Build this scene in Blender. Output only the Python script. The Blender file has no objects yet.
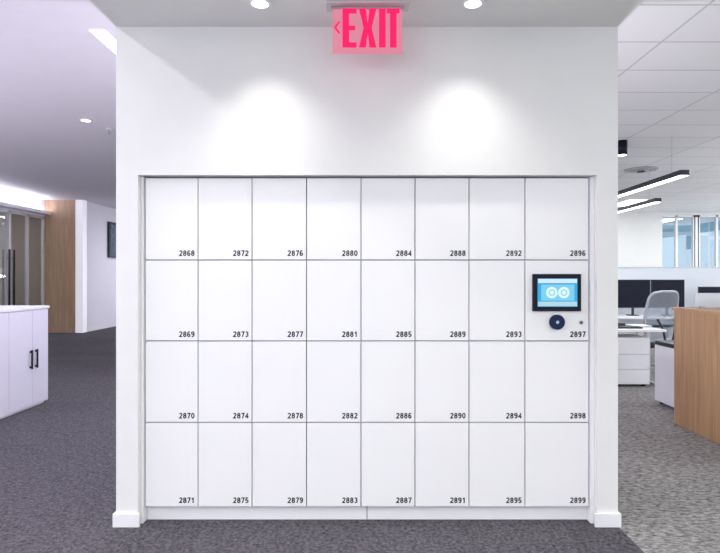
import bpy, bmesh, math, random
from mathutils import Vector, Matrix
random.seed(3)
sc=bpy.context.scene
try:
    sc.view_settings.view_transform='Standard'
except Exception: pass
F=540.0; CX=367.0; CY=277.0; H=1.385
# ---------- materials ----------
def newmat(name):
    m=bpy.data.materials.new(name); m.use_nodes=True
    nt=m.node_tree; b=nt.nodes['Principled BSDF']; return m,nt,b
def mat(name,col,rough=0.5,metal=0.0,noise=0.03,scale=6.0,emit=None,es=0.0,bump=0.0,bscale=200,spec=0.5):
    m,nt,b=newmat(name)
    b.inputs['Roughness'].default_value=rough; b.inputs['Metallic'].default_value=metal; b.inputs['Specular IOR Level'].default_value=spec
    tc=nt.nodes.new('ShaderNodeTexCoord'); n=nt.nodes.new('ShaderNodeTexNoise')
    n.inputs['Scale'].default_value=scale; nt.links.new(tc.outputs['Object'],n.inputs['Vector'])
    r=nt.nodes.new('ShaderNodeValToRGB')
    r.color_ramp.elements[0].position=0.3; r.color_ramp.elements[1].position=0.7
    r.color_ramp.elements[0].color=(*[c*(1-noise) for c in col],1)
    r.color_ramp.elements[1].color=(*[min(1,c*(1+noise)) for c in col],1)
    nt.links.new(n.outputs['Fac'],r.inputs['Fac']); nt.links.new(r.outputs['Color'],b.inputs['Base Color'])
    if emit:
        b.inputs['Emission Color'].default_value=(*emit,1); b.inputs['Emission Strength'].default_value=es
    if bump>0:
        n2=nt.nodes.new('ShaderNodeTexNoise'); n2.inputs['Scale'].default_value=bscale
        nt.links.new(tc.outputs['Object'],n2.inputs['Vector'])
        bp=nt.nodes.new('ShaderNodeBump'); bp.inputs['Strength'].default_value=bump; bp.inputs['Distance'].default_value=0.002
        nt.links.new(n2.outputs['Fac'],bp.inputs['Height']); nt.links.new(bp.outputs['Normal'],b.inputs['Normal'])
    return m
def glassmat(name,col=(0.9,0.95,0.97),fac=0.12,base=None):
    m=bpy.data.materials.new(name); m.use_nodes=True; nt=m.node_tree; nt.nodes.clear()
    o=nt.nodes.new('ShaderNodeOutputMaterial'); t=nt.nodes.new('ShaderNodeBsdfTransparent'); g=nt.nodes.new('ShaderNodeBsdfGlossy') if base is None else nt.nodes.new('ShaderNodeBsdfDiffuse')
    t.inputs[0].default_value=(*col,1); g.inputs[0].default_value=(*(base or (0.9,0.9,0.9)),1)
    if base is None: g.inputs['Roughness'].default_value=0.03
    x=nt.nodes.new('ShaderNodeMixShader'); x.inputs[0].default_value=fac
    nt.links.new(t.outputs[0],x.inputs[1]); nt.links.new(g.outputs[0],x.inputs[2]); nt.links.new(x.outputs[0],o.inputs[0])
    return m
def woodmat(name,c1,c2,axis='Z',rough=0.45):
    m,nt,b=newmat(name)
    tc=nt.nodes.new('ShaderNodeTexCoord'); mp=nt.nodes.new('ShaderNodeMapping')
    s={'Z':(14,14,0.6),'Y':(14,0.6,14)}[axis]; mp.inputs['Scale'].default_value=s
    n=nt.nodes.new('ShaderNodeTexNoise'); n.inputs['Scale'].default_value=3; n.inputs['Detail'].default_value=8; n.inputs['Roughness'].default_value=0.65
    r=nt.nodes.new('ShaderNodeValToRGB'); r.color_ramp.elements[0].position=0.3; r.color_ramp.elements[1].position=0.72
    r.color_ramp.elements[0].color=(*c1,1); r.color_ramp.elements[1].color=(*c2,1)
    nt.links.new(tc.outputs['Object'],mp.inputs['Vector']); nt.links.new(mp.outputs[0],n.inputs['Vector'])
    nt.links.new(n.outputs['Fac'],r.inputs['Fac']); nt.links.new(r.outputs['Color'],b.inputs['Base Color'])
    b.inputs['Roughness'].default_value=rough
    return m
def carpet(name,c1,c2,stretch=(1,1,1),scale=60,tile=None,contrast=(0.35,0.65),fine=0.0):
    m,nt,b=newmat(name)
    tc=nt.nodes.new('ShaderNodeTexCoord'); mp=nt.nodes.new('ShaderNodeMapping'); mp.inputs['Scale'].default_value=stretch
    n=nt.nodes.new('ShaderNodeTexNoise'); n.inputs['Scale'].default_value=scale; n.inputs['Detail'].default_value=8; n.inputs['Roughness'].default_value=0.78
    nt.links.new(tc.outputs['Object'],mp.inputs['Vector']); nt.links.new(mp.outputs[0],n.inputs['Vector'])
    r=nt.nodes.new('ShaderNodeValToRGB'); r.color_ramp.elements[0].position=contrast[0]; r.color_ramp.elements[1].position=contrast[1]
    r.color_ramp.elements[0].color=(*c1,1); r.color_ramp.elements[1].color=(*c2,1)
    nt.links.new(n.outputs['Fac'],r.inputs['Fac'])
    out=r.outputs['Color']
    if tile:
        br=nt.nodes.new('ShaderNodeTexBrick'); br.offset=0.5; br.inputs['Scale'].default_value=1
        br.inputs['Brick Width'].default_value=tile[0]; br.inputs['Row Height'].default_value=tile[1]; br.inputs['Mortar Size'].default_value=0.0
        br.inputs['Color1'].default_value=(0.85,0.85,0.85,1); br.inputs['Color2'].default_value=(1,1,1,1)
        nt.links.new(tc.outputs['Object'],br.inputs['Vector'])
        mx=nt.nodes.new('ShaderNodeMix'); mx.data_type='RGBA'; mx.blend_type='MULTIPLY'; mx.inputs['Factor'].default_value=1
        nt.links.new(out,mx.inputs[6]); nt.links.new(br.outputs['Color'],mx.inputs[7]); out=mx.outputs[2]
    nt.links.new(out,b.inputs['Base Color'])
    b.inputs['Roughness'].default_value=0.95; b.inputs['Specular IOR Level'].default_value=0.1
    bp=nt.nodes.new('ShaderNodeBump'); bp.inputs['Strength'].default_value=0.5; bp.inputs['Distance'].default_value=0.004
    nt.links.new(n.outputs['Fac'],bp.inputs['Height']); nt.links.new(bp.outputs['Normal'],b.inputs['Normal'])
    return m
def tilemat(name):
    m,nt,b=newmat(name)
    tc=nt.nodes.new('ShaderNodeTexCoord'); br=nt.nodes.new('ShaderNodeTexBrick'); br.offset=0.0
    br.inputs['Scale'].default_value=1; br.inputs['Brick Width'].default_value=1.2; br.inputs['Row Height'].default_value=0.6
    br.inputs['Mortar Size'].default_value=0.010; br.inputs['Mortar Smooth'].default_value=0.1
    br.inputs['Color1'].default_value=(0.84,0.84,0.85,1); br.inputs['Color2'].default_value=(0.87,0.87,0.88,1); br.inputs['Mortar'].default_value=(0.58,0.59,0.61,1)
    nt.links.new(tc.outputs['Object'],br.inputs['Vector']); nt.links.new(br.outputs['Color'],b.inputs['Base Color'])
    b.inputs['Roughness'].default_value=0.9
    return m
def emis(name,col,s):
    m=bpy.data.materials.new(name); m.use_nodes=True; nt=m.node_tree; nt.nodes.clear()
    o=nt.nodes.new('ShaderNodeOutputMaterial'); e=nt.nodes.new('ShaderNodeEmission'); e.inputs[0].default_value=(*col,1); e.inputs[1].default_value=s
    nt.links.new(e.outputs[0],o.inputs[0]); return m
M_wall=mat('wall_paint',(0.80,0.80,0.78),0.6,noise=0.01,bump=0.05)
M_lav=mat('wall_paint_cool',(0.82,0.82,0.87),0.6,noise=0.01)
M_ceil=mat('ceiling_paint',(0.84,0.82,0.86),0.8,noise=0.01)
M_soff=mat('soffit_paint',(0.80,0.80,0.78),0.8,noise=0.01)
M_tile=tilemat('ceiling_tile')
M_door=mat('locker_laminate',(0.865,0.865,0.86),0.38,noise=0.006,scale=2)
M_carc=mat('locker_carcass',(0.40,0.40,0.41),0.7)
M_trim=mat('trim_paint',(0.85,0.85,0.86),0.4,noise=0.01)
M_txt=mat('black_vinyl',(0.012,0.012,0.014),0.5,spec=0.2)
M_blk=mat('black_plastic',(0.008,0.01,0.02),0.35,spec=0.15)
M_navy=mat('navy_plastic',(0.010,0.02,0.07),0.35,spec=0.2)
M_dark=mat('dark_plastic',(0.03,0.035,0.05),0.4,spec=0.3)
M_gry=mat('grey_metal',(0.45,0.46,0.48),0.35,0.7)
M_wht=mat('white_laminate',(0.82,0.82,0.85),0.4,noise=0.01)
M_cab=mat('cabinet_lacquer',(0.76,0.74,0.86),0.4,noise=0.01)
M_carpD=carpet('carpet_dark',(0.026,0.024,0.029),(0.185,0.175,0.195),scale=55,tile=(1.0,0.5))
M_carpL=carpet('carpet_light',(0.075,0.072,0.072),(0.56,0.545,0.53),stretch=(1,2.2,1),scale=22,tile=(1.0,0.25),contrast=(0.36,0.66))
M_wood=woodmat('oak_veneer',(0.33,0.18,0.085),(0.52,0.32,0.17))
M_wood2=woodmat('oak_panel',(0.36,0.23,0.14),(0.55,0.38,0.25))
M_lamp=emis('lamp_diffuser',(1,0.98,0.95),6)
M_lampc=emis('lamp_diffuser_cool',(0.95,0.95,1.0),3.5)
M_glass=glassmat('clear_glass')
M_frost=glassmat('frosted_screen',(0.85,0.9,0.95),0.75,(0.8,0.84,0.88))
M_beige=mat('beige_wall',(0.42,0.37,0.34),0.8)
# ---------- geometry helpers ----------
def finish(name,bm,m,loc,smooth=False):
    me=bpy.data.meshes.new(name); bm.normal_update(); bm.to_mesh(me); bm.free()
    ob=bpy.data.objects.new(name,me); ob.location=loc; sc.collection.objects.link(ob)
    if m: me.materials.append(m)
    if smooth:
        for p in me.polygons: p.use_smooth=True
    return ob
def boxes(name,L,m,bevel=0.0):
    """one mesh from several (x0,x1,y0,y1,z0,z1) boxes"""
    c=Vector((sum((b[0]+b[1])/2 for b in L)/len(L),sum((b[2]+b[3])/2 for b in L)/len(L),sum((b[4]+b[5])/2 for b in L)/len(L)))
    bm=bmesh.new()
    for b in L:
        d=Vector((b[1]-b[0],b[3]-b[2],b[5]-b[4])); o=Vector(((b[0]+b[1])/2,(b[2]+b[3])/2,(b[4]+b[5])/2))-c
        bmesh.ops.create_cube(bm,size=1,matrix=Matrix.Translation(o)@Matrix.Diagonal((abs(d.x),abs(d.y),abs(d.z),1)))
    if bevel>0:
        bmesh.ops.bevel(bm,geom=bm.edges[:],offset=bevel,segments=2,affect='EDGES',profile=0.5)
    return finish(name,bm,m,c)
def box(name,x0,x1,y0,y1,z0,z1,m,bevel=0.0): return boxes(name,[(x0,x1,y0,y1,z0,z1)],m,bevel)
def cyl(name,c,r,d,m,axis='Z',r2=None,seg=32,bevel=0):
    bm=bmesh.new()
    rot={'Z':Matrix.Identity(4),'Y':Matrix.Rotation(math.pi/2,4,'X'),'X':Matrix.Rotation(math.pi/2,4,'Y')}[axis]
    bmesh.ops.create_cone(bm,cap_ends=True,segments=seg,radius1=r,radius2=r if r2 is None else r2,depth=d,matrix=rot)
    ob=finish(name,bm,m,c)
    for p in ob.data.polygons: p.use_smooth=len(p.vertices)==4
    return ob
def ring(name,c,ro,ri,d,m,axis='Z',seg=40):
    bm=bmesh.new(); vs=[]
    for i in range(seg):
        a=2*math.pi*i/seg; row=[]
        for r,z in ((ro,-d/2),(ro,d/2),(ri,d/2),(ri,-d/2)):
            row.append(bm.verts.new((r*math.cos(a),r*math.sin(a),z)))
        vs.append(row)
    for i in range(seg):
        A=vs[i];B=vs[(i+1)%seg]
        for k in range(4): bm.faces.new((A[k],B[k],B[(k+1)%4],A[(k+1)%4]))
    bmesh.ops.recalc_face_normals(bm,faces=bm.faces[:])
    if axis=='Y': bmesh.ops.rotate(bm,verts=bm.verts[:],matrix=Matrix.Rotation(math.pi/2,3,'X'))
    return finish(name,bm,m,c)
def tube(name,pts,r,m,cyc=False,res=8):
    cu=bpy.data.curves.new(name,'CURVE'); cu.dimensions='3D'; cu.bevel_depth=r; cu.bevel_resolution=3; cu.resolution_u=res; cu.use_fill_caps=True
    s=cu.splines.new('BEZIER'); s.bezier_points.add(len(pts)-1)
    for bp,p in zip(s.bezier_points,pts):
        bp.co=p; bp.handle_left_type=bp.handle_right_type='AUTO'
    s.use_cyclic_u=cyc
    t=bpy.data.objects.new(name,cu); sc.collection.objects.link(t)
    bpy.context.view_layer.update()
    me=bpy.data.meshes.new_from_object(t.evaluated_get(bpy.context.evaluated_depsgraph_get()))
    bpy.data.objects.remove(t); ob=bpy.data.objects.new(name,me); sc.collection.objects.link(ob)
    me.materials.clear(); me.materials.append(m)
    for p in me.polygons: p.use_smooth=True
    return ob
# stroked sans-serif digits
def arc(cx,cy,rx,ry,a0,a1,n=14):
    return [(cx+rx*math.cos(math.radians(a0+(a1-a0)*i/n)),cy+ry*math.sin(math.radians(a0+(a1-a0)*i/n))) for i in range(n+1)]
c6=[arc(.29,.30,.205,.215,0,360,20),arc(.315,.48,.23,.435,185,50,12)]
DG={'0':[arc(.29,.5,.205,.415,0,360,24)],'1':[[(.34,0),(.34,1)],[(.34,.86),(.10,.70)]],
 '2':[arc(.29,.70,.205,.215,165,-35,12)+[(.09,.085),(.55,.085)]],
 '3':[arc(.28,.715,.185,.20,150,-90,12),arc(.28,.30,.205,.215,90,-150,12)],
 '4':[[(.43,0),(.43,.90),(.07,.30),(.58,.30)]],
 '5':[[(.52,.915),(.16,.915),(.12,.50)]+arc(.29,.31,.205,.225,125,-150,12)],
 '6':c6,'7':[[(.05,.915),(.50,.915),(.21,0)]],
 '8':[arc(.29,.715,.175,.20,0,360,18),arc(.29,.30,.205,.215,0,360,20)],
 '9':[[(.58-x,1-y) for x,y in p] for p in c6]}
def number(name,s,right,y,z,h,m,t=0.205,adv=0.73,wx=1.04):
    bm=bmesh.new(); x0=-(len(s)*adv-0.1)*h
    for k,ch in enumerate(s):
        for j,pl in enumerate(DG[ch]):
            P2=[Vector((x0+(k*adv+p[0]*wx)*h,p[1]*h)) for p in pl]; n=len(P2); L=[];R=[]
            closed=(P2[0]-P2[-1]).length<1e-6
            for i in range(n):
                a=P2[i-1] if i>0 else (P2[n-2] if closed else P2[i]); b=P2[i+1] if i<n-1 else (P2[1] if closed else P2[i])
                d1=(P2[i]-a); d2=(b-P2[i])
                if d1.length<1e-9: d1=d2
                if d2.length<1e-9: d2=d1
                d1=d1.normalized(); d2=d2.normalized(); n1=Vector((-d1.y,d1.x)); n2=Vector((-d2.y,d2.x)); nn=(n1+n2)
                nn=nn.normalized() if nn.length>1e-6 else n1
                w=t*h/2/max(0.45,nn.dot(n1)); yy=-0.0002*j-0.0003
                L.append(bm.verts.new((P2[i].x+nn.x*w,yy,P2[i].y+nn.y*w))); R.append(bm.verts.new((P2[i].x-nn.x*w,yy,P2[i].y-nn.y*w)))
            for i in range(n-1): bm.faces.new((L[i],R[i],R[i+1],L[i+1]))
    return finish(name,bm,m,(right,y,z))
def group(name,parts,loc=None):
    e=bpy.data.objects.new(name,None); e.empty_display_size=0.1; sc.collection.objects.link(e)
    if loc is None:
        loc=sum((p.location for p in parts),Vector())/len(parts)
    e.location=loc; bpy.context.view_layer.update()
    for p in parts:
        p.parent=e; p.matrix_parent_inverse=Matrix.Translation(-Vector(loc))
    return e
def light(name,kind,loc,energy,col=(1,1,1),rot=(0,0,0),**k):
    l=bpy.data.lights.new(name,kind); l.energy=energy; l.color=col
    for a,v in k.items(): setattr(l,a,v)
    o=bpy.data.objects.new(name,l); o.location=loc; o.rotation_euler=rot; sc.collection.objects.link(o); return o
def P(px,D): return (px-CX)*D/F
def Z(py,D): return H+(CY-py)*D/F
SOF=2.775; CEIL=3.30; BX=1.394
# ---------- room shell ----------
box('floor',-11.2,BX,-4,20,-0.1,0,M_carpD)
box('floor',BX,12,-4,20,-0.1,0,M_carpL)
box('ceiling',-11.2,0,-4,20,CEIL,CEIL+0.1,M_ceil)
box('ceiling',0,12,-4,20,CEIL,CEIL+0.1,M_tile)
box('soffit',-BX,BX,-4,3.0,SOF,CEIL,M_soff)
oz=1.952
boxes('wall_locker',[(-BX,-1.272,3,3.6,0,CEIL),(1.278,BX,3,3.6,0,CEIL),(-1.272,1.278,3,3.6,oz,CEIL),(-BX,BX,3.6,3.8,0,CEIL)],M_wall)
boxes('baseboard_locker',[(-BX-0.013,-1.26,2.985,3.0,0,0.075),(-BX-0.013,-BX,3.0,3.8,0,0.075),(1.262,BX+0.013,2.985,3.0,0,0.075),(BX,BX+0.013,3.0,3.8,0,0.075)],M_trim,0.002)
boxes('wall_back',[(-11.2,12,-4.1,-4,0,0.5),(-11.2,12,-4.1,-4,2.9,CEIL)]+[(x-0.15,x+0.15,-4.1,-4,0.5,2.9) for x in (-11,-7.5,-4.5,-1.5,1.5,4.5,7.5,10.5,11.9)],M_wall)  # unseen wall; window openings added to bring in fill light
box('wall_left',-8.15,-8.0,-4,10.6,0,CEIL,M_lav)
boxes('wall_corridor',[(-7.6,-7.08,13.62,20,0,CEIL)],M_lav)
box('baseboard_corridor',-7.08,-7.065,13.62,20,0,0.1,M_trim)
box('wall_far_left',-7.08,2,20,20.1,0,CEIL,M_lav)
boxes('wall_right',[(12,12.1,-4,16,0,0.6),(12,12.1,-4,16,3.1,CEIL)]+[(12,12.1,y-0.15,y+0.15,0.6,3.1) for y in (-3.9,0,4,8,12,15.9)],M_wall)  # window openings added on this side as a fill source
wz0,wz1=1.63,3.22
boxes('wall_window',[(1.9,8.74,16,16.2,0,CEIL),(8.74,12,16,16.2,0,wz0),(8.74,12,16,16.2,wz1,CEIL)],M_wall)
box('wall_divider',1.9,2.0,16.2,20,0,CEIL,M_wall)
box('wood_wall_panel',-8.12,-7.24,13.4,13.6,0,CEIL,M_wood2)
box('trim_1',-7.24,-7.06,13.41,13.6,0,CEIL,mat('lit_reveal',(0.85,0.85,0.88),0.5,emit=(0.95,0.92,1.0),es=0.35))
gp=[]
fr=mat('aluminium_frame',(0.70,0.68,0.72),0.4,0.2)
yy=[10.6,11.35,12.1,12.75,13.38]
L=[(-8.06,-8.0,y-0.03,y+0.03,0,2.88) for y in yy]+[(-8.06,-8.0,10.6,13.38,2.82,2.88),(-8.06,-8.0,10.6,13.38,0,0.08)]
gp.append(boxes('frame',L,fr)); gp.append(box('pane',-8.035,-8.025,10.6,13.38,0.08,2.82,M_glass))
gp.append(cyl('pull_handle_1',(-7.96,12.02,1.25),0.022,1.5,M_dark)); gp.append(cyl('pull_handle_2',(-7.96,12.18,1.25),0.022,1.5,M_dark))
gp.append(boxes('handle_mount',[(-8.0,-7.96,12.01,12.03,0.7,0.72),(-8.0,-7.96,12.01,12.03,1.8,1.82),(-8.0,-7.96,12.17,12.19,0.7,0.72),(-8.0,-7.96,12.17,12.19,1.8,1.82)],M_dark))
group('door_1',gp)
box('wall_header',-8.15,-8.0,10.6,13.4,2.88,CEIL,M_lav)
box('wall_meeting_room',-11.2,-11.1,-4,20,0,CEIL,M_beige)
box('wall_meeting_room_end',-11.1,-8.12,14.2,14.3,0,CEIL,M_beige)
box('wall_meeting_room_near',-11.1,-8.15,9.4,9.5,0,CEIL,M_beige)
# ---------- locker bank ----------
D=3.05
cx=[145,198,252,306.5,361,415,469,525,589]; cy=[177.5,260,341,422.5,507]
X=[P(p,D) for p in cx]; Zs=[Z(p,D) for p in cy]
parts=[]
g=0.0027
num=2868
parts.append(box('carcass',X[0]+0.002,X[8]-0.002,3.072,3.55,0.09,Zs[0]-0.002,M_carc))
for c in range(8):
    for r in range(4):
        parts.append(box(f'door_panel_{c}_{r}',X[c]+g,X[c+1]-g,D,D+0.02,Zs[r+1]+g*1.2,Zs[r]-g*1.2,M_door,0.0012))
        parts.append(number(f'number_{num}',str(num),X[c+1]-0.019,D-0.0004,Zs[r+1]+0.023,0.031,M_txt))
        num+=1
parts.append(box('filler_left',-1.271,X[0]-0.003,3.035,3.09,0.0,oz-0.003,M_trim))
parts.append(box('filler_right',X[8]+0.003,1.277,3.035,3.09,0.0,oz-0.003,M_trim))
parts.append(boxes('plinth',[(X[0]-0.002,-0.002,3.085,3.11,0,0.074),(0.002,X[8]+0.002,3.085,3.11,0,0.074)],M_trim))
group('locker_bank',parts,(0,3.3,0))
# ---------- touch kiosk ----------
k=[]
yk=D-0.001
def rb(name,x0,x1,y0p,y1p,ya,yb,m,b=0.002): return box(name,P(x0,D),P(x1,D),ya,yb,Z(y1p,D),Z(y0p,D),m,b)
k.append(rb('bezel',532,580,274,311,yk-0.018,yk,M_blk,0.003))
k.append(rb('display',536.5,576,278.5,306.5,yk-0.0195,yk-0.018,emis('display_blue',(0.06,0.42,0.80),1.0),0))
k.append(rb('display_header',537,575.5,279,283,yk-0.0205,yk-0.0195,emis('ui_head',(0.75,0.9,1.0),0.95),0))
k.append(rb('display_footer',537,575.5,301.5,306,yk-0.0205,yk-0.0195,emis('ui_foot',(0.55,0.85,0.97),0.85),0))
eui=emis('ui_white',(0.8,0.97,1.0),1.0); eui2=emis('ui_teal',(0.30,0.78,0.85),1.0)
k.append(rb('ui_tile',540,573,284.5,300.5,yk-0.0202,yk-0.0195,emis('ui_pale',(0.22,0.66,0.90),1.0),0))
for i,(px,r) in enumerate(((550.5,0.032),(562.5,0.032))):
    k.append(cyl(f'ui_disc_{i}',(P(px,D),yk-0.0208,Z(292.5,D)),r,0.0012,eui,'Y'))
    k.append(ring(f'ui_icon_{i}',(P(px,D),yk-0.0218,Z(292.5,D)),r*0.6,r*0.35,0.0012,eui2,'Y'))
k.append(cyl('reader_puck',(P(556.5,D),yk-0.008,Z(322,D)),0.042,0.016,M_navy,'Y',seg=48))
k.append(cyl('reader_eye',(P(556.5,D),yk-0.0168,Z(322,D)),0.009,0.0014,emis('reader_led',(0.45,0.6,0.85),0.8),'Y'))
k.append(ring('lock_rim',(P(581,D),yk-0.002,Z(322.5,D)),0.012,0.007,0.004,M_gry,'Y'))
k.append(cyl('lock_core',(P(581,D),yk-0.002,Z(322.5,D)),0.007,0.003,M_dark,'Y'))
group('locker_touchscreen',k)
# ---------- exit sign ----------
De=2.75; e=[]
def pe(px): return P(px,De)
def ze(py): return Z(py,De)
e.append(box('canopy',pe(326),pe(409),De-0.045,De+0.05,SOF-0.016,SOF,mat('canopy_metal',(0.62,0.60,0.61),0.4,0.2),0.003))
e.append(box('clamp_rail',pe(331),pe(404),De-0.012,De+0.012,SOF-0.026,SOF-0.016,M_gry,0.002))
pm=bpy.data.materials.new('edge_lit_acrylic'); pm.use_nodes=True; nt=pm.node_tree; nt.nodes.clear()
o=nt.nodes.new('ShaderNodeOutputMaterial'); em=nt.nodes.new('ShaderNodeEmission'); em.inputs[0].default_value=(1.0,0.31,0.44,1); em.inputs[1].default_value=0.8
tr=nt.nodes.new('ShaderNodeBsdfTransparent'); mx=nt.nodes.new('ShaderNodeMixShader'); mx.inputs[0].default_value=0.6
nt.links.new(tr.outputs[0],mx.inputs[1]); nt.links.new(em.outputs[0],mx.inputs[2]); nt.links.new(mx.outputs[0],o.inputs[0])
e.append(box('acrylic_panel',pe(332.5),pe(402.5),De-0.004,De+0.004,ze(53.5),SOF-0.026,pm))
er=emis('exit_red',(1.0,0.02,0.13),1.25)
tx0,tx1,tz0,tz1=pe(342.5),pe(399),ze(48),ze(9)
def poly(bm,pts):
    f=[bm.verts.new((x,-0.001,z)) for x,z in pts]; b_=[bm.verts.new((x,0.001,z)) for x,z in pts]
    bm.faces.new(f); bm.faces.new(b_[::-1])
    for i in range(len(f)): bm.faces.new((f[i],b_[i],b_[(i+1)%len(f)],f[(i+1)%len(f)]))
bm=bmesh.new(); hh=tz1-tz0; W=tx1-tx0; s=0.034; ls=0.026
x=0; we=W*0.25
poly(bm,[(x,0),(x+we,0),(x+we,ls),(x+s,ls),(x+s,hh*0.44),(x+we*0.9,hh*0.44),(x+we*0.9,hh*0.56),(x+s,hh*0.56),(x+s,hh-ls),(x+we,hh-ls),(x+we,hh),(x,hh)])
x=W*0.29; wx=W*0.31
poly(bm,[(x,0),(x+s*1.05,0),(x+wx/2,hh*0.38),(x+wx-s*1.05,0),(x+wx,0),(x+wx/2+s*0.62,hh*0.5),(x+wx,hh),(x+wx-s*1.05,hh),(x+wx/2,hh*0.62),(x+s*1.05,hh),(x,hh),(x+wx/2-s*0.62,hh*0.5)])
x=W*0.645; poly(bm,[(x,0),(x+s,0),(x+s,hh),(x,hh)])
x=W*0.785; wt=W*0.215*1.05
poly(bm,[(x+wt/2-s/2,0),(x+wt/2+s/2,0),(x+wt/2+s/2,hh-ls),(x+wt,hh-ls),(x+wt,hh),(x,hh),(x,hh-ls),(x+wt/2-s/2,hh-ls)])
bmesh.ops.recalc_face_normals(bm,faces=bm.faces[:])
e.append(finish('letters',bm,er,(tx0,De-0.006,tz0)))
bm=bmesh.new(); w=0.022;h=0.03;tk=0.012
poly(bm,[(0,0),(w,h),(w+tk,h),(tk,0),(w+tk,-h),(w,-h)])
bmesh.ops.recalc_face_normals(bm,faces=bm.faces[:])
e.append(finish('chevron',bm,er,(pe(334),De-0.006,ze(28))))
group('exit_sign',e)
# ---------- downlights ----------
def downlight(x,y,z,r=0.04,watt=0,size=80,blend=0.6,col=(1,0.97,0.93),tilt=0,name='recessed_downlight',em=None,soft=0.03):
    p=[ring('trim_ring',(x,y,z-0.003),r+0.012,r,0.006,M_trim),cyl('lens',(x,y,z-0.002),r,0.003,em or M_lamp)]
    if watt:
        p.append(light('lamp','SPOT',(x,y,z-0.02),watt,col,(tilt,0,0),spot_size=math.radians(size),spot_blend=blend,shadow_soft_size=soft))
    group(name,p)
for px in (260,473):
    downlight(P(px,2.74),2.74,SOF,0.042,35,110,1.0,tilt=math.radians(-7),soft=0.05,col=(1,0.975,0.93))
for x in (-0.55,0.55):  # extra out-of-view downlights, added as fill for the locker wall
    for y in (0.9,-1.2,-3.0):
        downlight(x,y,SOF,0.045,27,120,0.8)
downlight(P(86,6.6),6.6,CEIL,0.055,30,120,0.8,col=(0.93,0.9,1))
for x,y in ((-5.6,6.6),(-3.4,3.2),(-5.6,3.2),(-3.4,12.5),(-5.6,15)):
    downlight(x,y,CEIL,0.055,30,130,0.8,col=(0.93,0.9,1))
def linear(x0,x1,y0,y1,z,power,col,name='recessed_linear_light',m=None):
    p=[box('diffuser',x0,x1,y0,y1,z-0.006,z,m or M_lampc)]
    s=light('lamp','AREA',((x0+x1)/2,(y0+y1)/2,z-0.02),power,col,shape='RECTANGLE',size=abs(x1-x0),size_y=abs(y1-y0)); p.append(s)
    group(name,p)
lav=(0.90,0.85,1.0)
linear(-2.15,-2.03,4.18,7.2,CEIL,70,lav)
linear(-2.14,-2.04,-2.5,2.0,CEIL,50,(0.97,0.95,1))
linear(-4.6,-4.5,-2.0,1.5,CEIL,60,lav)
linear(-4.6,-4.5,14,18,CEIL,90,lav)
linear(-9.8,-9.6,10.4,13.0,CEIL,40,(1,0.92,0.85))
group('cove_light',[boxes('ledge',[(-8.0,-7.82,1.5,13.38,2.92,2.95),(-7.84,-7.82,1.5,13.38,2.95,3.0)],M_lav),
  box('led_strip',-7.96,-7.9,1.6,13.3,2.951,2.957,M_lampc),
  light('lamp','AREA',(-7.93,7.5,2.975),45,lav,(math.pi,0,0),shape='RECTANGLE',size=0.1,size_y=11.6)])
def uplight_fill(x,y,z,L,ax,sgn,power,tilt=25,col=lav):  # hidden fixtures added only to brighten the ceilings
    t=math.radians(tilt)
    if ax=='x':
        a=(x,x+sgn*0.09) if sgn>0 else (x-0.09,x)
        b=box('fill_trough',a[0],a[1],y-L/2,y+L/2,z-0.06,z,M_trim,0.004)
        l=light('lamp','AREA',(x+sgn*0.06,y,z+0.015),power,col,shape='RECTANGLE',size=0.06,size_y=L)
        nrm=Vector((sgn*math.sin(t),0,math.cos(t)))
        zc=-nrm; yc=Vector((0,1,0)); xc=yc.cross(zc)
    else:
        a=(y,y+sgn*0.09) if sgn>0 else (y-0.09,y)
        b=box('fill_trough',x-L/2,x+L/2,a[0],a[1],z-0.06,z,M_trim,0.004)
        l=light('lamp','AREA',(x,y+sgn*0.06,z+0.015),power,col,shape='RECTANGLE',size=L,size_y=0.06)
        nrm=Vector((0,sgn*math.sin(t),math.cos(t)))
        zc=-nrm; xc=Vector((1,0,0)); yc=zc.cross(xc)
    l.rotation_euler=Matrix((xc,yc,zc)).transposed().to_euler()
    group('ceiling_fill_uplight',[b,l])
uplight_fill(-BX,3.57,0.8,0.42,'x',-1,12,55)
uplight_fill(0,3.8,1.4,2.4,'y',1,55,40)
uplight_fill(-1.5,20,1.4,6.0,'y',-1,150,50)
uplight_fill(-8.0,2.0,1.4,5.0,'x',1,330,48)
uplight_fill(-4.7,-4.0+0.05,2.0,5.0,'y',1,90,55)
for y in (0.1,-2.2):  # out-of-view soffit panels added to light the locker wall
    linear(-1.0,1.0,y-0.08,y+0.08,SOF,30,(1,0.985,0.95),'soffit_fill_light')
for x,y in ((3.2,-2),(6.8,-2),(10,-2),(6.8,2.2),(10,2.2),(3.2,14),(6.8,14),(10,14)):  # ceiling panels added to fill the office with light
    linear(x-0.3,x+0.3,y-0.6,y+0.6,CEIL,45,(0.97,0.98,1.0),'ceiling_fill_panel')
def pendant(x,y0,y1,z,w=0.12,up=30,col=(0.98,0.98,1),down=35):
    p=[box('housing',x-w/2,x+w/2,y0,y1,z+0.006,z+0.075,M_dark,0.003),box('diffuser',x-w/2+0.008,x+w/2-0.008,y0+0.01,y1-0.01,z,z+0.006,M_lamp)]
    for i,y in enumerate((y0+0.3,y1-0.3)):
        p.append(cyl(f'cable_{i}',(x,y,(z+0.075+CEIL)/2),0.002,CEIL-z-0.075,M_gry,seg=8))
    p.append(light('lamp','AREA',(x,(y0+y1)/2,z-0.012),down,col,shape='RECTANGLE',size=w,size_y=y1-y0))
    if up: p.append(light('fill_uplamp','AREA',(x,(y0+y1)/2,z+0.09),up,col,(math.pi,0,0),shape='RECTANGLE',size=w,size_y=y1-y0))  # upward fill added on the out-of-view pendants to lift the ceiling
    group('linear_pendant_light',p)
pendant(4.12,7.0,9.6,2.70,up=0)
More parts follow.
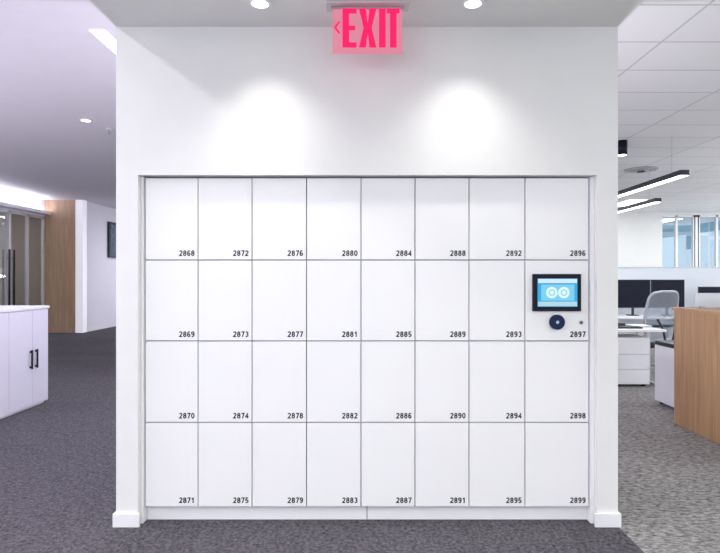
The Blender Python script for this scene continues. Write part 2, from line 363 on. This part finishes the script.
pendant(5.12,9.5,13.0,2.70,up=0)
pendant(7.4,5.0,9.0,2.60,up=55)
pendant(5.6,-1.0,1.6,2.60,up=40)
uplight_fill(BX,3.57,0.8,0.42,'x',1,18,55,(0.98,0.98,1))
light('fill_back','AREA',(0,-3.95,1.75),92,(1.0,0.98,0.94),(math.radians(98),0,0),shape='RECTANGLE',size=19,size_y=2.3)  # added soft fill from behind the camera, at the added openings
light('fill_side','AREA',(11.9,6,1.85),260,(0.97,0.98,1.0),(math.radians(100),0,math.radians(90)),shape='RECTANGLE',size=18,size_y=2.3)  # added fill from the right, brightens the office ceiling
group('ceiling_cylinder_light',[cyl('body',(P(622,7.6),7.6,CEIL-0.10),0.07,0.20,M_blk),cyl('lens',(P(622,7.6),7.6,CEIL-0.202),0.055,0.004,M_lamp)])
group('ceiling_air_diffuser',[ring(f'ring_{i}',(P(641,9.6),9.6,CEIL-0.01-0.012*i),0.28-0.07*i,0.24-0.07*i,0.014,M_gry) for i in range(3)]+[cyl('core',(P(641,9.6),9.6,CEIL-0.03),0.06,0.05,M_dark)])
group('fire_sprinkler',[cyl('escutcheon',(P(109,7.0),7.0,CEIL-0.004),0.035,0.008,M_trim),cyl('stem',(P(109,7.0),7.0,CEIL-0.03),0.01,0.05,M_gry),cyl('deflector',(P(109,7.0),7.0,CEIL-0.056),0.02,0.003,M_gry)])
group('wall_television',[box('case',-7.078,-7.02,14.72,16.4,1.92,2.9,M_dark,0.006),box('screen',-7.02,-7.017,14.80,16.32,2.0,2.83,mat('tv_screen',(0.03,0.045,0.06),0.15,emit=(0.12,0.22,0.28),es=0.2))])
# ---------- left cabinet ----------
c=[]
cz=1.07; xf=-3.53
c.append(boxes('carcass',[(-4.5,xf-0.02,3.3,5.98,0.06,cz-0.03)],M_cab))
c.append(box('plinth',-4.46,xf-0.03,3.34,5.95,0,0.06,M_cab))
c.append(box('top',-4.52,xf+0.005,3.28,6.0,cz-0.03,cz,M_wht,0.003))
ds=[5.98,5.70,5.325,4.95,4.575,4.2,3.825,3.45]
for i in range(len(ds)-1):
    c.append(box(f'door_{i}',xf-0.02,xf,ds[i+1]+0.003,ds[i]-0.003,0.03,cz-0.036,M_cab,0.002))
for i,y in enumerate((5.745,5.655,4.99,4.91)):
    c.append(boxes(f'handle_{i}',[(xf+0.018,xf+0.03,y-0.008,y+0.008,0.42,0.62),(xf,xf+0.018,y-0.006,y+0.006,0.43,0.45),(xf,xf+0.018,y-0.006,y+0.006,0.59,0.61)],M_blk))
group('storage_cabinet',c)
# ---------- right oak cabinet ----------
c=[box('body',2.92,3.55,3.75,5.10,0.0,1.07,M_wood,0.002),box('side_panel_1',2.90,2.92,3.75,4.43,0.005,1.07,M_wood,0.001),box('side_panel_2',2.90,2.92,4.435,5.10,0.005,1.07,M_wood,0.001),box('top',2.89,3.56,3.74,5.12,1.07,1.10,M_wood,0.002)]
group('oak_cabinet',c)
group('desk_privacy_screen',[box('panel',3.07,3.54,5.04,5.05,1.1,1.235,M_frost),box('foot_1',3.1,3.14,5.02,5.07,1.1,1.115,M_gry),box('foot_2',3.45,3.49,5.02,5.07,1.1,1.115,M_gry)])
def pedestal(x0,x1,y0,y1,h,cush=None):
    p=[box('body',x0,x1,y0+0.02,y1,0.03,h,M_wht,0.004)]
    n=3; hh=(h-0.05)/n
    for i in range(n): p.append(box(f'drawer_{i}',x0+0.003,x1-0.003,y0,y0+0.02,0.035+i*hh,0.035+(i+1)*hh-0.006,M_wht,0.002))
    for i,(a,b) in enumerate(((x0+.05,y0+.06),(x1-.05,y0+.06),(x0+.05,y1-.06),(x1-.05,y1-.06))): p.append(cyl(f'caster_{i}',(a,b,0.02),0.02,0.03,M_blk,'X',seg=16))
    if cush: p.append(box('cushion',x0,x1,y0+0.01,y1,h,h+0.05,cush,0.015))
    group('mobile_pedestal',p)
pedestal(3.18,3.6,5.5,5.97,0.64,M_dark)
pedestal(2.95,P(650,6.8),6.8,7.3,0.62)
def desk(x0,x1,y0,y1,h=0.73,name='office_desk'):
    p=[box('top',x0,x1,y0,y1,h-0.028,h,M_wht,0.004)]
    for i,x in enumerate((x0+0.06,x1-0.06)):
        p.append(boxes(f'leg_{i}',[(x-0.03,x+0.03,y0+0.06,y1-0.06,0.0,0.04),(x-0.025,x+0.025,(y0+y1)/2-0.04,(y0+y1)/2+0.04,0.04,h-0.028)],M_gry))
    p.append(box('modesty_beam',x0+0.08,x1-0.08,(y0+y1)/2-0.02,(y0+y1)/2+0.02,h-0.06,h-0.028,M_gry))
    group(name,p)
desk(2.3,3.72,6.7,7.42)
desk(3.4,5.3,8.75,9.5); desk(5.32,7.2,8.75,9.5)
desk(7.3,9.3,11.0,11.8)
def monitor(x,y,z0,w=0.56,h=0.33,rot=0,back=True,top=None):
    p=[cyl('base',(x,y+0.04,z0+0.006),0.10,0.012,M_dark),box('stand',x-0.02,x+0.02,y+0.03,y+0.045,z0+0.012,z0+0.3,M_dark),
       box('case',x-w/2,x+w/2,y,y+0.03,z0+0.13,z0+0.13+h,M_dark,0.005),box('panel',x-w/2+0.012,x+w/2-0.012,y-0.002,y,z0+0.145,z0+0.118+h,M_blk)]
    group('computer_monitor',p)
for x in (3.95,4.52,5.1): monitor(x,9.15,0.731,h=0.48,w=0.565)
for x in (5.9,6.5): monitor(x,9.15,0.731,h=0.36)
monitor(8.2,11.4,0.731)
group('desk_divider_screen',[box('panel',3.4,7.2,9.53,9.545,0.55,1.54,M_frost),box('rail',3.4,7.2,9.525,9.55,1.54,1.56,M_gry),box('post_1',3.4,3.44,9.52,9.555,0,0.55,M_gry),box('post_2',7.16,7.2,9.52,9.555,0,0.55,M_gry)])
kb=[box('body',3.15,3.5,6.85,6.98,0.731,0.748,M_dark,0.003)]
group('keyboard',kb+[boxes('keys',[(3.16+0.022*i,3.178+0.022*i,6.86+0.028*j,6.882+0.028*j,0.748,0.753) for i in range(15) for j in range(4)],M_blk)])
boxes('paper_stack',[(3.46,3.69,6.99,7.27,0.731+0.006*i,0.735+0.006*i) for i in range(4)],M_wht)
group('desk_phone',[box('base',3.2,3.4,7.1,7.3,0.731,0.78,M_dark,0.008),box('handset',3.2,3.245,7.09,7.31,0.78,0.815,M_blk,0.01)])
# ---------- task chair ----------
def chair(x,y,rot):
    p=[]
    M_fr=mat('chair_frame',(0.40,0.42,0.48),0.4); M_mesh=glassmat('chair_mesh',(0.75,0.78,0.83),0.5,(0.42,0.45,0.52))
    for i in range(5):
        a=2*math.pi*i/5+0.3
        p.append(tube(f'base_arm_{i}',[(0,0,0.12),(0.16*math.cos(a),0.16*math.sin(a),0.10),(0.30*math.cos(a),0.30*math.sin(a),0.075)],0.018,M_fr))
        p.append(cyl(f'caster_{i}',(0.30*math.cos(a),0.30*math.sin(a),0.03),0.03,0.04,M_blk,'X',seg=20))
    p.append(cyl('gas_lift',(0,0,0.25),0.025,0.28,M_gry)); p.append(box('mechanism',-0.1,0.1,-0.12,0.14,0.37,0.42,M_dark,0.01))
    bm=bmesh.new(); n=12; G=[]
    for j in range(n+1):
        row=[]
        for i in range(n+1):
            u=i/n*2-1; v=j/n*2-1
            s=0.25*(1-0.12*abs(v)**3); xx=u*s*(1-0.06*v*v); yy_=v*0.235*(1-0.08*u*u)
            zz=0.44+0.025*u*u-0.03*max(0,-v)**3
            row.append(bm.verts.new((xx,yy_,zz)))
        G.append(row)
    for j in range(n):
        for i in range(n): bm.faces.new((G[j][i],G[j][i+1],G[j+1][i+1],G[j+1][i]))
    s_=finish('seat',bm,M_dark,(0,0,0),True); md=s_.modifiers.new('s','SOLIDIFY'); md.thickness=0.04; p.append(s_)
    def bp(u,v):
        wd=0.19+0.12*math.sin(math.pi*(0.12+0.72*v))
        return Vector((u*wd,0.25+0.07*v-0.06*u*u-0.03*math.sin(v*math.pi),0.50+0.66*v+0.02*(1-u*u)*(1 if v>0.9 else 0)))
    bm=bmesh.new(); G=[[bm.verts.new(bp(i/12*2-1,j/14)) for i in range(13)] for j in range(15)]
    for j in range(14):
        for i in range(12): bm.faces.new((G[j][i],G[j][i+1],G[j+1][i+1],G[j+1][i]))
    p.append(finish('back_mesh',bm,M_mesh,(0,0,0),True))
    rim=[bp(-1,v) for v in (0,.25,.5,.75,.95)]+[bp(u,1) for u in (-.7,0,.7)]+[bp(1,v) for v in (.95,.75,.5,.25,0)]+[bp(u,0) for u in (.5,-.5)]
    p.append(tube('back_rim',rim,0.019,M_fr,cyc=True))
    p.append(tube('lumbar_bar',[bp(-1,.3),bp(0,.3)+Vector((0,0.02,0)),bp(1,.3)],0.016,M_dark))
    p.append(tube('spine_1',[(0.04,0.1,0.41),(0.06,0.28,0.44),(0.11,0.33,0.62),(0.17,0.28,0.80)],0.016,M_dark)); p.append(tube('spine_2',[(-0.04,0.1,0.41),(-0.06,0.28,0.44),(-0.11,0.33,0.62),(-0.17,0.28,0.80)],0.016,M_dark))
    for s in (-1,1):
        p.append(tube(f'arm_post_{s}',[(s*0.12,0.05,0.41),(s*0.28,0.06,0.43),(s*0.30,0.06,0.55),(s*0.30,0.05,0.65)],0.016,M_fr))
        p.append(box(f'arm_pad_{s}',s*0.30-0.04,s*0.30+0.04,-0.10,0.15,0.65,0.68,M_dark,0.012))
    g=group('task_chair',p,(0,0,0)); g.location=(x,y,0); g.rotation_euler=(0,0,rot)
chair(4.10,7.85,math.radians(202))
# ---------- window ----------
w=[]
xs=[8.74,9.2,9.72,9.86,10.4,10.95,11.5,12.0]
L=[(x-0.03 if i else x,x+0.03 if i<len(xs)-1 else x,16.04,16.12,wz0,wz1) for i,x in enumerate(xs)]
L+=[(8.74,12,16.04,16.12,wz0,wz0+0.05),(8.74,12,16.04,16.12,wz1-0.05,wz1),(9.72,9.86,16.04,16.12,wz0,wz1)]
w.append(boxes('frame',L,M_trim)); w.append(box('pane',8.75,11.99,16.075,16.085,wz0+0.02,wz1-0.02,M_glass))
group('window_1',w)
m,nt,b=newmat('facade'); tc=nt.nodes.new('ShaderNodeTexCoord'); br=nt.nodes.new('ShaderNodeTexBrick'); br.offset=0
mp=nt.nodes.new('ShaderNodeMapping'); mp.inputs['Rotation'].default_value=(math.pi/2,0,0)
br.inputs['Scale'].default_value=1; br.inputs['Brick Width'].default_value=1.6; br.inputs['Row Height'].default_value=3.0; br.inputs['Mortar Size'].default_value=0.15
br.inputs['Color1'].default_value=(0.16,0.36,0.46,1); br.inputs['Color2'].default_value=(0.3,0.52,0.62,1); br.inputs['Mortar'].default_value=(0.5,0.6,0.65,1)
nt.links.new(tc.outputs['Object'],mp.inputs[0]); nt.links.new(mp.outputs[0],br.inputs['Vector']); nt.links.new(br.outputs['Color'],b.inputs['Base Color']); b.inputs['Roughness'].default_value=0.3
boxes('office_building_exterior',[(17,24,38,44,-10,18),(24,34,42,50,-10,9),(18,23,39,43,18,19.5)],m)
# ---------- world ----------
wd=bpy.data.worlds.new('World'); sc.world=wd; wd.use_nodes=True; nt=wd.node_tree
bg=nt.nodes['Background']; bg.inputs[0].default_value=(0.68,0.83,1.0,1); bg.inputs[1].default_value=0.9
# ---------- camera ----------
cam=bpy.data.cameras.new('camera'); co=bpy.data.objects.new('camera',cam); sc.collection.objects.link(co)
co.location=(0,0,H); co.rotation_euler=(math.pi/2,0,0)
cam.sensor_fit='HORIZONTAL'; cam.sensor_width=36; cam.lens=36*F/720; cam.shift_x=-7/720; cam.shift_y=0.5/720
cam.clip_start=0.05; cam.clip_end=200
sc.camera=co
